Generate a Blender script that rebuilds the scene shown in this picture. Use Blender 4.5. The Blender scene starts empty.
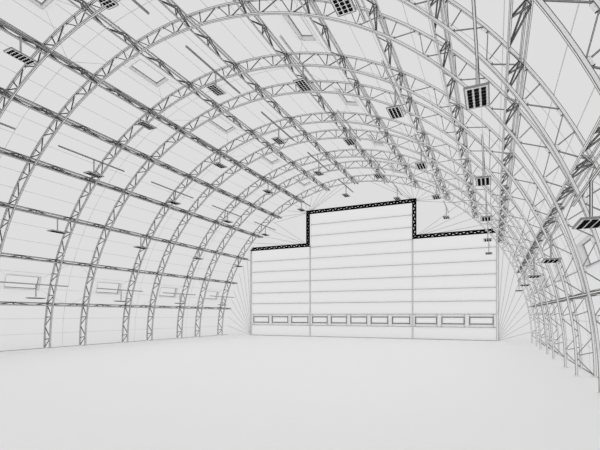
import bpy, math
from mathutils import Vector, Matrix

C = bpy.context.scene.collection
sc = bpy.context.scene

# ------------------------------------------------------------------ layout
XC = -8.79                 # axis of the vault
R_SHELL = 11.30            # fabric skin
R_OUT = 11.225             # outer chord of the arch frames
R_IN = 10.815              # inner chord
R_PO = 11.13               # outer chords of the purlins
R_PI = 10.84               # inner chord of the purlins
FRAME_Y = [28.46, 25.57, 23.56, 20.68, 18.67, 15.76, 13.75, 10.89, 8.95, 6.07, 4.06, 1.18]
Y_BACK = 30.0              # gable with the door
Y_FRONT = -2.0             # gable behind the viewer
LONG_BAYS = [(28.46, 25.57), (23.56, 20.68), (18.67, 15.76), (13.75, 10.89), (8.95, 6.07), (4.06, 1.18)]
YAW = 0.4493
EYE = 1.662
F_PX, CX_PX, CY_PX = 425.88, 288.09, 314.753


def proj(p):
    x, y, z = p
    d = -x * math.sin(YAW) + y * math.cos(YAW)
    r = x * math.cos(YAW) + y * math.sin(YAW)
    if d < 0.3:
        return None
    return CX_PX + F_PX * r / d, CY_PX - F_PX * (z - EYE) / d


def seen(p, m=90):
    q = proj(p)
    return q is not None and -m < q[0] < 600 + m and -m < q[1] < 450 + m


def arc(a, r, y):
    """point of the vault: a in degrees from the left springing"""
    t = math.radians(180 - a)
    return Vector((XC + r * math.cos(t), y, r * math.sin(t)))


# ------------------------------------------------------------------ materials
def mat(name, col, rough=0.8, noise=0.0, scale=3.0):
    m = bpy.data.materials.new(name)
    m.use_nodes = True
    nt = m.node_tree
    b = nt.nodes['Principled BSDF']
    b.inputs['Roughness'].default_value = rough
    b.inputs['Specular IOR Level'].default_value = 0.0
    c = col if isinstance(col, tuple) else (col, col, col)
    b.inputs['Base Color'].default_value = (*c, 1)
    if noise:
        tc = nt.nodes.new('ShaderNodeTexCoord')
        n = nt.nodes.new('ShaderNodeTexNoise')
        n.inputs['Scale'].default_value = scale
        r = nt.nodes.new('ShaderNodeMapRange')
        r.inputs['To Min'].default_value = 1 - noise
        r.inputs['To Max'].default_value = 1.0
        mx = nt.nodes.new('ShaderNodeMix')
        mx.data_type = 'RGBA'
        mx.blend_type = 'MULTIPLY'
        mx.inputs['Factor'].default_value = 1.0
        mx.inputs['A'].default_value = (*c, 1)
        nt.links.new(tc.outputs['Object'], n.inputs['Vector'])
        nt.links.new(n.outputs['Fac'], r.inputs['Value'])
        nt.links.new(r.outputs['Result'], mx.inputs['B'])
        nt.links.new(mx.outputs['Result'], b.inputs['Base Color'])
    return m


def fabric(name, c, weave=0.006):
    """white membrane that lets the overcast daylight through"""
    m = bpy.data.materials.new(name)
    m.use_nodes = True
    nt = m.node_tree
    nt.nodes.clear()
    out = nt.nodes.new('ShaderNodeOutputMaterial')
    t = nt.nodes.new('ShaderNodeBsdfTranslucent')
    tc = nt.nodes.new('ShaderNodeTexCoord')
    n = nt.nodes.new('ShaderNodeTexNoise')
    n.inputs['Scale'].default_value = 1.5
    r = nt.nodes.new('ShaderNodeMapRange')
    r.inputs['To Min'].default_value = c - weave
    r.inputs['To Max'].default_value = c + weave
    nt.links.new(tc.outputs['Object'], n.inputs['Vector'])
    nt.links.new(n.outputs['Fac'], r.inputs['Value'])
    nt.links.new(r.outputs['Result'], t.inputs['Color'])
    nt.links.new(t.outputs[0], out.inputs['Surface'])
    return m


M_FABRIC = fabric('membrane_fabric', 0.90)
M_PANE = fabric('frosted_pane', 0.90, 0.002)
M_SEAM = mat('fabric_seam', 0.72)
M_WALLSEAM = mat('gable_seam', 0.45)
M_FLOOR = mat('pale_floor', 0.985, 0.9, 0.006, 0.8)
M_WHITE = mat('white_steel', 0.93, 0.7, 0.01)
M_SHEET = fabric('translucent_door_panel', 0.978, 0.004)
M_EDGE = mat('dark_edge', 0.10, 0.8, 0.05)
M_BRACE = mat('grey_brace', 0.55, 0.7, 0.05)
M_BLACK = mat('black_rubber', 0.006, 0.8, 0.1)
M_GREY = mat('mid_grey_trim', 0.32, 0.8, 0.03)
M_LED = mat('dark_led_cell', 0.012, 0.6, 0.05)
M_RAILBODY = mat('light_grey_rail', 0.6, 0.7, 0.05)
M_RAIL = mat('grey_rail', 0.20, 0.7, 0.05)


# ------------------------------------------------------------------ mesh helper
class MB:
    def __init__(self):
        self.v, self.f, self.m = [], [], []

    def face(self, pts, mi=0):
        n = len(self.v)
        self.v += [tuple(p) for p in pts]
        self.f.append(tuple(range(n, n + len(pts))))
        self.m.append(mi)

    def prism(self, a, b, mi=0, caps=True):
        """two matching rings of points"""
        n = len(self.v)
        k = len(a)
        self.v += [tuple(p) for p in a] + [tuple(p) for p in b]
        for i in range(k):
            j = (i + 1) % k
            self.f.append((n + i, n + j, n + k + j, n + k + i))
            self.m.append(mi)
        if caps:
            self.f.append(tuple(n + i for i in reversed(range(k))))
            self.f.append(tuple(n + k + i for i in range(k)))
            self.m += [mi, mi]

    def box(self, x0, x1, y0, y1, z0, z1, mi=0):
        a = [(x0, y0, z0), (x1, y0, z0), (x1, y1, z0), (x0, y1, z0)]
        b = [(x0, y0, z1), (x1, y0, z1), (x1, y1, z1), (x0, y1, z1)]
        self.prism(a, b, mi)

    def bar(self, p, q, w, h, up, mi=0):
        p, q = Vector(p), Vector(q)
        d = (q - p).normalized()
        s = d.cross(Vector(up)).normalized()
        u = s.cross(d).normalized()
        ring = lambda c: [c - s * w / 2 - u * h / 2, c + s * w / 2 - u * h / 2,
                          c + s * w / 2 + u * h / 2, c - s * w / 2 + u * h / 2]
        self.prism(ring(p), ring(q), mi)
        return s, u

    def edged(self, p, q, w, up, bead, mi=0, me=1, corners=((1, 1), (1, -1), (-1, 1), (-1, -1))):
        """square tube with a dark bead along its edges"""
        p, q = Vector(p), Vector(q)
        s, u = self.bar(p, q, w, w, up, mi)
        for a, b in corners:
            o = s * a * w / 2 + u * b * w / 2
            self.bar(p + o, q + o, bead, bead, up, me)

    def arcbar(self, r, w, h, y, a0, a1, n, mi=0, size=None):
        """curved square bar following the vault, local to the axis (x,z) at y"""
        prev = None
        for i in range(n + 1):
            a = a0 + (a1 - a0) * i / n
            t = math.radians(180 - a)
            c, s = math.cos(t), math.sin(t)
            if size:
                w = h = size(a)
            ring = [((r - h / 2) * c, y - w / 2, (r - h / 2) * s), ((r + h / 2) * c, y - w / 2, (r + h / 2) * s),
                    ((r + h / 2) * c, y + w / 2, (r + h / 2) * s), ((r - h / 2) * c, y + w / 2, (r - h / 2) * s)]
            if prev:
                self.prism(prev, ring, mi, caps=(i == 1 or i == n))
            prev = ring

    def mesh(self, name, mats):
        me = bpy.data.meshes.new(name)
        me.from_pydata(self.v, [], self.f)
        for m in mats:
            me.materials.append(m)
        for p, mi in zip(me.polygons, self.m):
            p.material_index = mi
        me.update()
        return me


def link(name, me, parent=None, loc=None):
    o = bpy.data.objects.new(name, me)
    C.objects.link(o)
    if parent:
        o.parent = parent
    if loc is not None:
        o.location = loc
    return o


def thing(name, label, cat, loc, group=None):
    o = link(name, None, None, loc)
    o.empty_display_size = 0.2
    o['label'] = label
    o['category'] = cat
    if group:
        o['group'] = group
    return o


def structure(o, label=None):
    o['kind'] = 'structure'
    if label:
        o['label'] = label
    return o


# ------------------------------------------------------------------ windows of the skin
WIN = []     # (a0, a1, y0, y1, label)
ORD = ['closest to the stepped door', 'second from the stepped door', 'third from the stepped door',
       'fourth from the stepped door', 'fifth from the stepped door', 'sixth from the stepped door']
for k, (ya, yb) in enumerate(LONG_BAYS[:5]):
    yc = (ya + yb) / 2 + 0.03
    for a0, a1, what in ((14.7, 17.8, 'low fabric-wall window on the left side'),
                         (162.2, 165.3, 'low fabric-wall window on the right side'),
                         (72.9, 75.7, 'roof skylight left of the crown'),
                         (105.2, 108.0, 'roof skylight right of the crown')):
        wall = a0 < 20 or a0 > 160
        w0, w1 = (yc - .70, yc + .88) if wall else (yc - .72, yc + .72)
        ps = [arc(a, R_SHELL, y) for a in (a0, a1) for y in (w0, w1)]
        if any(seen(p, 60) for p in ps):
            WIN.append((a0, a1, w0, w1, 'pale framed ' + what + ', ' + ORD[k]))


# ------------------------------------------------------------------ the skin in three strips
STOPS = [i * 3.75 for i in range(49)]


def skin(name, a0, a1):
    wins = [w for w in WIN if a0 <= w[0] and w[1] <= a1]
    an = sorted(set([a for a in STOPS if a0 <= a <= a1] + [w[0] for w in wins] + [w[1] for w in wins]))
    ys = sorted(set([Y_FRONT, Y_BACK] + [w[2] for w in wins] + [w[3] for w in wins]))
    mb = MB()
    for i in range(len(an) - 1):
        for j in range(len(ys) - 1):
            am, ym = (an[i] + an[i + 1]) / 2, (ys[j] + ys[j + 1]) / 2
            if any(w[0] < am < w[1] and w[2] < ym < w[3] for w in wins):
                continue
            mb.face([arc(an[i], R_SHELL, ys[j]), arc(an[i], R_SHELL, ys[j + 1]),
                     arc(an[i + 1], R_SHELL, ys[j + 1]), arc(an[i + 1], R_SHELL, ys[j])])
    # welded seams: along the hall, and one hoop in the middle of each short bay
    rs = R_SHELL - 0.012
    sw = 0.016

    def seam(p, q, w=sw):
        mid = (Vector(p) + Vector(q)) / 2
        n = Vector((mid.x - XC, 0, mid.z)).normalized()
        mb.bar(p, q, w, 0.008, n, 1)
    for a in STOPS[1:-1]:
        if a0 <= a < a1 and abs(a / 11.25 - round(a / 11.25)) > .01:
            segs = [(Y_FRONT, Y_BACK)]
            for w in wins:
                if w[0] - .3 < a < w[1] + .3:
                    new = []
                    for s0, s1 in segs:
                        if s0 < w[2] and w[3] < s1:
                            new += [(s0, w[2] - .12), (w[3] + .12, s1)]
                        else:
                            new.append((s0, s1))
                    segs = new
            for s0, s1 in segs:
                seam(arc(a, rs, s0), arc(a, rs, s1))
    hoops = [(FRAME_Y[i] + FRAME_Y[i + 1]) / 2 for i in range(1, 11, 2)]
    aa = [a for a in STOPS if a0 <= a <= a1]
    for y in hoops:
        for i in range(len(aa) - 1):
            seam(arc(aa[i], rs, y), arc(aa[i + 1], rs, y))
    # tension seams from the window corners to the neighbouring purlin lines
    for w in wins:
        p0 = math.floor(w[0] / 11.25) * 11.25
        for a, b in ((w[0], p0), (w[1], p0 + 11.25)):
            for y, sgn in ((w[2], -1), (w[3], 1)):
                steps = 3
                pts = [arc(a + (b - a) * i / steps, rs, y + sgn * (.1 + 1.45 * i / steps)) for i in range(steps + 1)]
                for i in range(steps):
                    seam(pts[i], pts[i + 1], 0.013)
    return structure(link(name, mb.mesh(name, [M_FABRIC, M_SEAM])))


skin('wall_left', 0, 22.5)
skin('ceiling', 22.5, 157.5)
skin('wall_right', 157.5, 180)

for n, (a0, a1, y0, y1, lab) in enumerate(WIN):
    am = (a0 + a1) / 2
    root = link('window_%d' % (n + 1), None, None, arc(am, R_SHELL, (y0 + y1) / 2))
    root.empty_display_size = .2
    structure(root, lab)
    t = math.radians(180 - am)
    e_n = Vector((math.cos(t), 0, math.sin(t)))
    e_a = Vector((math.sin(t), 0, -math.cos(t)))
    e_y = Vector((0, 1, 0))
    ha = math.radians(a1 - a0) / 2 * R_SHELL
    hy = (y1 - y0) / 2
    P = lambda a, y, n_: e_a * a + e_y * y + e_n * n_
    CURB = .13
    mb = MB()
    for q in (-1, 1):
        mb.bar(P(q * ha, -hy, CURB / 2), P(q * ha, hy, CURB / 2), .012, CURB, e_n, 0)
        mb.bar(P(-ha, q * hy, CURB / 2), P(ha, q * hy, CURB / 2), .012, CURB, e_n, 0)
        mb.bar(P(q * (ha + .02), -hy - .03, -.012), P(q * (ha + .02), hy + .03, -.012), .024, .012, e_n, 1)
        mb.bar(P(-ha - .03, q * (hy + .02), -.012), P(ha + .03, q * (hy + .02), -.012), .024, .012, e_n, 1)
        mb.bar(P(q * (ha - .02), -hy, CURB - .01), P(q * (ha - .02), hy, CURB - .01), .034, .016, e_n, 2)
        mb.bar(P(-ha, q * (hy - .02), CURB - .01), P(ha, q * (hy - .02), CURB - .01), .034, .016, e_n, 2)
    link('window_frame', mb.mesh('window_frame', [M_WHITE, M_SEAM, M_GREY]), root)
    mb = MB()
    mb.face([P(-ha, -hy, CURB), P(ha, -hy, CURB), P(ha, hy, CURB), P(-ha, hy, CURB)])
    link('window_pane', mb.mesh('window_pane', [M_PANE]), root)

# ------------------------------------------------------------------ floor and foot trims
mb = MB()
mb.box(XC - 12, XC + 12, Y_FRONT - .5, Y_BACK + .6, -.2, 0)
structure(link('floor', mb.mesh('floor', [M_FLOOR])))
for side, s in (('left', -1), ('right', 1)):
    mb = MB()
    x = XC + s * (R_SHELL - .025)
    mb.box(x - .012, x + .012, Y_FRONT, Y_BACK, 0, .022)
    structure(link('baseboard_' + side, mb.mesh('baseboard', [M_GREY])))

# ------------------------------------------------------------------ gable behind the viewer
mb = MB()
ring = [arc(a, R_SHELL, Y_FRONT) for a in STOPS]
for i in range(48):
    mb.face([(XC, Y_FRONT, 0), ring[i], ring[i + 1]])
structure(link('wall_front', mb.mesh('wall_front', [M_FABRIC])))

# ------------------------------------------------------------------ gable with the stepped door
DX = [-8.97, -3.93, 3.93, 8.97]
Z_SIDE, Z_MID = 6.97, 9.45
ring = [arc(a, R_SHELL, Y_BACK) for a in STOPS]
BL = Vector((XC + DX[0], Y_BACK, 0))
TL = Vector((XC + DX[0], Y_BACK, Z_SIDE))
IL = Vector((XC + DX[1], Y_BACK, Z_SIDE))
ML = Vector((XC + DX[1], Y_BACK, Z_MID))
mir = lambda p: Vector((2 * XC - p.x, p.y, p.z))
mb = MB()


def wseam(p, q, w=0.022):
    o = Vector((0, -.012, 0))
    mb.bar(Vector(p) + o, Vector(q) + o, w, .008, (0, 1, 0), 1)


PIV = [(0, 10, BL), (11, 14, IL), (14, 24, ML)]
for flip in (False, True):
    g = (lambda p: mir(p)) if flip else (lambda p: p)
    for i0, i1, pv in PIV:
        for i in range(i0, i1):
            mb.face([g(pv), g(ring[i]), g(ring[i + 1])])
        for i in range(i0, i1 + 1):
            if i > 0 and i < 24:
                wseam(g(pv), g(ring[i]))
    mb.face([g(BL), g(ring[10]), g(TL)])
    mb.face([g(TL), g(ring[11]), g(IL)])
    mb.face([g(IL), g(ring[14]), g(ML)])
mb.face([ML, ring[24], mir(ML)])
structure(link('wall_back', mb.mesh('wall_back', [M_FABRIC, M_WALLSEAM])))

# door ------------------------------------------------------------
door = link('door_1', None, None, (XC, Y_BACK, 0))
door.empty_display_size = .3
structure(door, 'huge white sectional hangar door stepped up in the middle with a row of small windows')
PH = 0.852
GAP = 0.03
YD = 0.0                                    # local y of the leaf's inner face
LB = 3.80
leaves = [(DX[0], -LB, Z_SIDE, 3, 'left low leaf of the door'),
          (-LB, LB, Z_MID, 5, 'tall middle leaf of the door'),
          (LB, DX[3], Z_SIDE, 3, 'right low leaf of the door')]
for x0, x1, zt, nw, lab in leaves:
    leaf = MB()
    xa, xb = x0 + .03, x1 - .03
    z = 0.0
    k = 0
    wins = []
    while z < zt - .05:
        z1 = min(z + PH, zt)
        if zt - z1 < .3:
            z1 = zt
        za, zb = z + (GAP / 2 if k else .02), z1 - GAP / 2
        if k:
            leaf.box(xa, xb, YD + .035, YD + .05, z - GAP / 2, z + GAP / 2, 1)      # grey joint strip
        if k == 1:
            cw = (xb - xa) / nw
            for i in range(nw):
                ca, cb = xa + cw * i + .011, xa + cw * (i + 1) - .011
                pa, pb, qa, qb = ca + .13, cb - .13, za + .17, zb - .16
                leaf.box(ca, pa, YD, YD + .05, za, zb)
                leaf.box(pb, cb, YD, YD + .05, za, zb)
                leaf.box(pa, pb, YD, YD + .05, za, qa)
                leaf.box(pa, pb, YD, YD + .05, qb, zb)
                wins.append((pa, pb, qa, qb))
        else:
            leaf.box(xa, xb, YD, YD + .05, za, zb)
        z = z1
        k += 1
    lo = link('door_leaf', leaf.mesh('door_leaf', [M_SHEET, M_GREY]), door)
    lo['label'] = lab
    for pa, pb, qa, qb in wins:
        g = MB()
        w = .055
        g.box(pa, pb, YD - .015, YD + .05, qa, qa + w)
        g.box(pa, pb, YD - .015, YD + .05, qb - w, qb)
        g.box(pa, pa + w, YD - .015, YD + .05, qa + w, qb - w)
        g.box(pb - w, pb, YD - .015, YD + .05, qa + w, qb - w)
        link('window_gasket', g.mesh('window_gasket', [M_RAIL]), lo)
        g = MB()
        g.box(pa + w, pb - w, YD + .025, YD + .05, qa + w, qb - w)
        link('window_pane', g.mesh('window_pane', [M_SHEET]), lo)
# jambs, mullion covers, threshold
for x, w in ((DX[0], .12), (-LB, .07), (LB, .07), (DX[3], .12)):
    g = MB()
    zt = Z_SIDE
    side = 1 if x > 0 else -1
    off = side * .05 if abs(x) > 5 else 0
    g.box(x + off - w / 2, x + off + w / 2, YD - .02, YD + .06, 0, zt)
    for e in (-1, 1):
        xx = x + off + e * w / 2
        g.box(xx - .009, xx + .009, YD - .03, YD - .02, 0, zt, 1)
    link('door_jamb' if abs(x) > 5 else 'mullion', g.mesh('door_jamb', [M_WHITE, M_GREY]), door)
g = MB()
g.box(DX[0], DX[3], YD - .015, YD + .03, .001, .03)
link('threshold', g.mesh('threshold', [M_GREY]), door)

# black lattice header along the stepped top edge -----------------
head = thing('lattice_header', 'black lattice girder following the stepped top edge of the white hangar door', 'girder',
             (XC, Y_BACK - .03, Z_SIDE))
HW = .27
z1, z2 = Z_SIDE, Z_MID
segs = [((DX[0] - .05, z1), (DX[1] + HW / 2, z1)), ((DX[1], z1 + HW / 2), (DX[1], z2 - HW / 2)),
        ((DX[1] - HW / 2, z2), (DX[2] + HW / 2, z2)), ((DX[2], z2 - HW / 2), (DX[2], z1 + HW / 2)),
        ((DX[2] - HW / 2, z1), (DX[3] + .05, z1))]
for (xa, za), (xb, zb) in segs:
    p = Vector((xa, -.09, za - z1))
    q = Vector((xb, -.09, zb - z1))
    d = (q - p).normalized()
    n = Vector((-d.z, 0, d.x))
    L = (q - p).length
    g = MB()
    for s in (-1, 1):
        g.bar(p + n * s * HW * .36, q + n * s * HW * .36, .12, HW * .28, n)
    link('girder_rail', g.mesh('girder_rail', [M_BLACK]), head)
    g = MB()
    k = max(4, int(round(L / .42)))
    st = L / k
    for i in range(k):
        a = p + d * (st * i)
        g.bar(a + n * HW * .25, a + d * st * .5 - n * HW * .25, .10, .07, (0, 1, 0))
        g.bar(a + d * st * .5 - n * HW * .25, a + d * st + n * HW * .25, .10, .07, (0, 1, 0))
    link('girder_web', g.mesh('girder_web', [M_BLACK]), head)

# ------------------------------------------------------------------ arch frames
CH = 0.052


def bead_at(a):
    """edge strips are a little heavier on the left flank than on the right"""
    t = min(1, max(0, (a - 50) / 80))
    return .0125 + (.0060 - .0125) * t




def arch_chord(r, w, gus):
    m = MB()
    m.arcbar(r, w, w, 0, 0, 180, 96)
    for s in (-1, 1):
        for u in (-1, 1):
            m.arcbar(r + u * w / 2, .01, .01, s * w / 2, 0, 180, 96, 1, bead_at)
    # foot plate
    for t in (-1, 1):
        m.box(t * r - .07, t * r + .07, -.07, .07, 0, .03, 0)
    # gusset plates at the nodes
    for i in range(33):
        a = i * 5.625 + gus
        if a < .5 or a > 179.5:
            continue
        t = math.radians(180 - a)
        c = Vector((math.cos(t), 0, math.sin(t)))
        e = Vector((math.sin(t), 0, -math.cos(t)))
        sgn = -1 if r > (R_IN + R_OUT) / 2 else 1
        o = c * (r + sgn * (w / 2 + .022))
        m.bar(o - e * .06, o + e * .06, .035, .044, c, 0)
        for k2 in (-1, 1):
            m.bar(o + e * .06 * k2 - c * .022, o + e * .06 * k2 + c * .022, .037, .006, e, 1)
    return m.mesh('arch_chord', [M_WHITE, M_EDGE])


ME_OUT = arch_chord(R_OUT, CH, 0)
ME_IN = arch_chord(R_IN, CH, 5.625 / 2)


def member(a0, r0, a1, r1, w, bead):
    """lattice bar between two polar points, local to the axis"""
    P = lambda a, r: Vector((r * math.cos(math.radians(180 - a)), 0, r * math.sin(math.radians(180 - a))))
    m = MB()
    m.edged(P(a0, r0), P(a1, r1), w, (0, 1, 0), bead, 0, 1, ((1, -1), (-1, -1)))
    return m.mesh('brace', [M_BRACE, M_EDGE])


ri, ro = R_IN + CH / 2, R_OUT - CH / 2
KITS = []                                   # left flank, crown, right flank
for w, b in ((.026, .015), (.021, .011), (.017, .006)):
    KITS.append((member(90 - .15, ri, 90 - .55, ro, w, b), member(90 + .3, ri, 90 + 2.81 - .3, ro, w, b),
                 member(90 - .3, ri, 90 - 2.81 + .3, ro, w * .85, b * .8)))

COUNT = ['nearest to', 'second from', 'third from', 'fourth from', 'fifth from', 'sixth from', 'seventh from',
         'eighth from', 'ninth from', 'tenth from', 'eleventh from', 'twelfth from']
for k, y in enumerate(FRAME_Y):
    if not any(seen(arc(a, R_IN, y), 20) for a in range(0, 181, 3)):
        continue
    root = thing('arch_frame', 'white lattice arch frame spanning the hall, %s the stepped door' % COUNT[k], 'arch frame',
                 (XC, y, 0), 'lattice arch frames')
    link('outer_chord', ME_OUT, root)
    link('inner_chord', ME_IN, root)
    for i in range(32):
        a = (i + .5) * 5.625
        ME_RAD, ME_DF, ME_DB = KITS[0 if a < 75 else 1 if a < 115 else 2]
        if not (seen(arc(a, R_IN, y)) or seen(arc(a, R_OUT, y))):
            continue
        rot = math.radians(a - 90)
        for nm, me, ok in (('radial_strut', ME_RAD, True), ('diagonal_brace', ME_DF, True),
                           ('diagonal_brace', ME_DB, True)):
            if ok:
                o = link(nm, me, root)
                o.rotation_euler = (0, rot, 0)

# ------------------------------------------------------------------ purlins
HALF = 0.055                                  # half spacing of the paired outer chords
NODES = sorted(FRAME_Y)
SIDE_NAMES = ['lowest', 'second lowest', 'third lowest', 'fourth lowest', 'fifth lowest', 'sixth lowest', 'seventh lowest']


def tri_bar(p, q, w, b):
    m = MB()
    m.edged(p, q, w, (0, .3, 1), b, 0, 1, ((1, -1), (-1, -1)))
    return m


for k in range(1, 16):
    a = 11.25 * k
    if k < 8:
        lab = 'white triangular lattice purlin running to the door gable, %s on the left flank' % SIDE_NAMES[k - 1]
    elif k > 8:
        lab = 'white triangular lattice purlin running to the door gable, %s on the right flank' % SIDE_NAMES[15 - k]
    else:
        lab = 'white triangular lattice purlin running along the crown of the vault'
    root = thing('lattice_purlin', lab, 'purlin', (XC, 0, 0), 'lattice purlins')
    root.rotation_euler = (0, math.radians(a - 90), 0)
    # local: radius along +z, tangent along x
    P = lambda x, y, r: Vector((x, y, r))
    ya, ye = NODES[0], Y_BACK - .12
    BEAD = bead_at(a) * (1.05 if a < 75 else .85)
    PC = .040 if a < 75 else .030
    bw, bb = (.024, .014) if a < 75 else (.021, .011) if a < 115 else (.020, .010)
    for s in (-1, 1):
        m = MB()
        m.edged(P(s * HALF, ya, R_PO), P(s * HALF, NODES[-1], R_PO), PC, (0, 0, 1), BEAD)
        m.edged(P(s * HALF, NODES[-1], R_PO), P(s * .025, ye, R_PO), PC, (0, 0, 1), BEAD)
        link('outer_chord', m.mesh('purlin_chord', [M_WHITE, M_EDGE]), root)
    m = MB()
    m.edged(P(0, ya, R_PI), P(0, NODES[-1], R_PI), PC, (0, 0, 1), BEAD)
    m.edged(P(0, NODES[-1], R_PI), P(0, ye, R_PO - .03), PC, (0, 0, 1), BEAD)
    link('inner_chord', m.mesh('purlin_chord', [M_WHITE, M_EDGE]), root)
    for q in range(-5, 11):
        yn = 11.95 + 1.63 * q
        if not any(seen(arc(a, 11, yn + t), 60) for t in (-.8, 0, .8)):
            continue
        for s in (-1, 1):
            m = tri_bar(P(s * HALF, yn, R_PO), P(0, yn, R_PI), bw, bb)
            link('radial_strut', m.mesh('radial_strut', [M_BRACE, M_EDGE]), root)
            for t in (-.79, .79):
                m = tri_bar(P(s * HALF, yn, R_PO), P(0, yn + t, R_PI), bw, bb)
                link('lattice_brace', m.mesh('lattice_brace', [M_BRACE, M_EDGE]), root)

# ------------------------------------------------------------------ hanging LED floodlights
ROWS = [(-18.49, 2.41, 'lowest row on the left wall'), (-17.04, 5.26, 'second row up on the left'),
        (-14.79, 7.42, 'third row up on the left'), (-11.94, 8.90, 'row just left of the crown'),
        (-8.74, 9.52, 'row along the crown'), (-5.41, 8.9, 'row just right of the crown'),
        (-2.53, 7.45, 'third row up on the right'), (-.238, 5.17, 'second row up on the right'),
        (1.28, 3.0, 'lowest row on the right wall')]
LAMP_Y = [26.9, 22.05, 17.15, 12.3, 7.5, 2.65]
LW, LL, LT = .35, .72, .03
spot = bpy.data.lights.new('floor_fill_spot', 'SPOT')  # fill light added to brighten the floor; the floodlights themselves are unlit
spot.energy = 42
spot.spot_size = math.radians(165)
spot.spot_blend = 1
spot.shadow_soft_size = 0.0

m = MB()
m.edged((0, -1.6, 0), (0, 1.6, 0), .036, (0, 0, 1), .011, 0, 1)
ME_RAIL = m.mesh('lamp_rail', [M_RAILBODY, M_EDGE])
m = MB()
m.edged((0, -1.6, 0), (0, 1.6, 0), .034, (0, 0, 1), .008, 0, 1)
ME_RAIL_LIGHT = m.mesh('lamp_rail', [M_WHITE, M_EDGE])
m = MB()
m.edged((0, 0, .0), (0, 0, -.60), .030, (0, 1, 0), .009, 0, 1)
m.box(-.06, .06, -.06, .06, -.60, -.57)
ME_ROD = m.mesh('drop_rod', [M_WHITE, M_EDGE])
m = MB()
m.box(-LW / 2, LW / 2, -LL / 2, LL / 2, -.60 - LT, -.60)
zb = -.60 - LT
for s in (-1, 1):
    m.box(s * LW / 2 - .009, s * LW / 2 + .009, -LL / 2, LL / 2, zb - .004, zb + LT, 1)
    m.box(-LW / 2, LW / 2, s * LL / 2 - .009, s * LL / 2 + .009, zb - .004, zb + LT, 1)
ME_HOUSE = m.mesh('lamp_housing', [M_WHITE, M_GREY])
m = MB()
m.box(-.034, .034, -.033, .033, -.018, 0)
ME_LED = m.mesh('led_cell', [M_LED])
CELLS = []
for ix in range(3):
    for iy in range(6):
        cx = (ix - 1) * .100
        cy = (iy - 2.5) * .108
        CELLS.append((cx, cy, zb))
for x, zp, rn in ROWS:
    for i, y in enumerate(LAMP_Y):
        if not seen((x, y, zp), 30) and not seen((x, y + 1.6, zp + .6), 0):
            continue
        root = thing('floodlight', 'LED floodlight in the %s, %s the stepped door' % (rn, COUNT[i]),
                     'lamp', (x, y, zp + .62), 'hanging floodlights')
        link('rail', ME_RAIL if x < -6 else ME_RAIL_LIGHT, root)
        link('drop_rod', ME_ROD, root)
        h = link('lamp_housing', ME_HOUSE, root)
        if 4 < zp:  # added floor fill, below the higher housings only
            link('floor_fill', spot, h, (0, 0, zb - .05))
        for c in CELLS:
            link('led_cell', ME_LED, h, c)

# ------------------------------------------------------------------ daylight, camera
w = bpy.data.worlds.new('overcast')
sc.world = w
w.use_nodes = True
bg = w.node_tree.nodes['Background']
bg.inputs['Color'].default_value = (1, 1, 1, 1)
bg.inputs['Strength'].default_value = 1.0

cam = bpy.data.cameras.new('camera')
co = bpy.data.objects.new('camera', cam)
C.objects.link(co)
cam.sensor_width = 36
cam.lens = F_PX / 600 * 36
cam.shift_x = (300 - CX_PX) / 600
cam.shift_y = (CY_PX - 225) / 600
cam.clip_start = .05
co.location = (0, 0, EYE)
co.rotation_euler = (math.pi / 2, 0, YAW)
sc.camera = co

sc.cycles.denoising_prefilter = 'NONE'
vs = sc.view_settings
vs.view_transform = 'Standard'
vs.look = 'None'
vs.gamma = 1
vs.use_curve_mapping = False
vs.exposure = -0.30
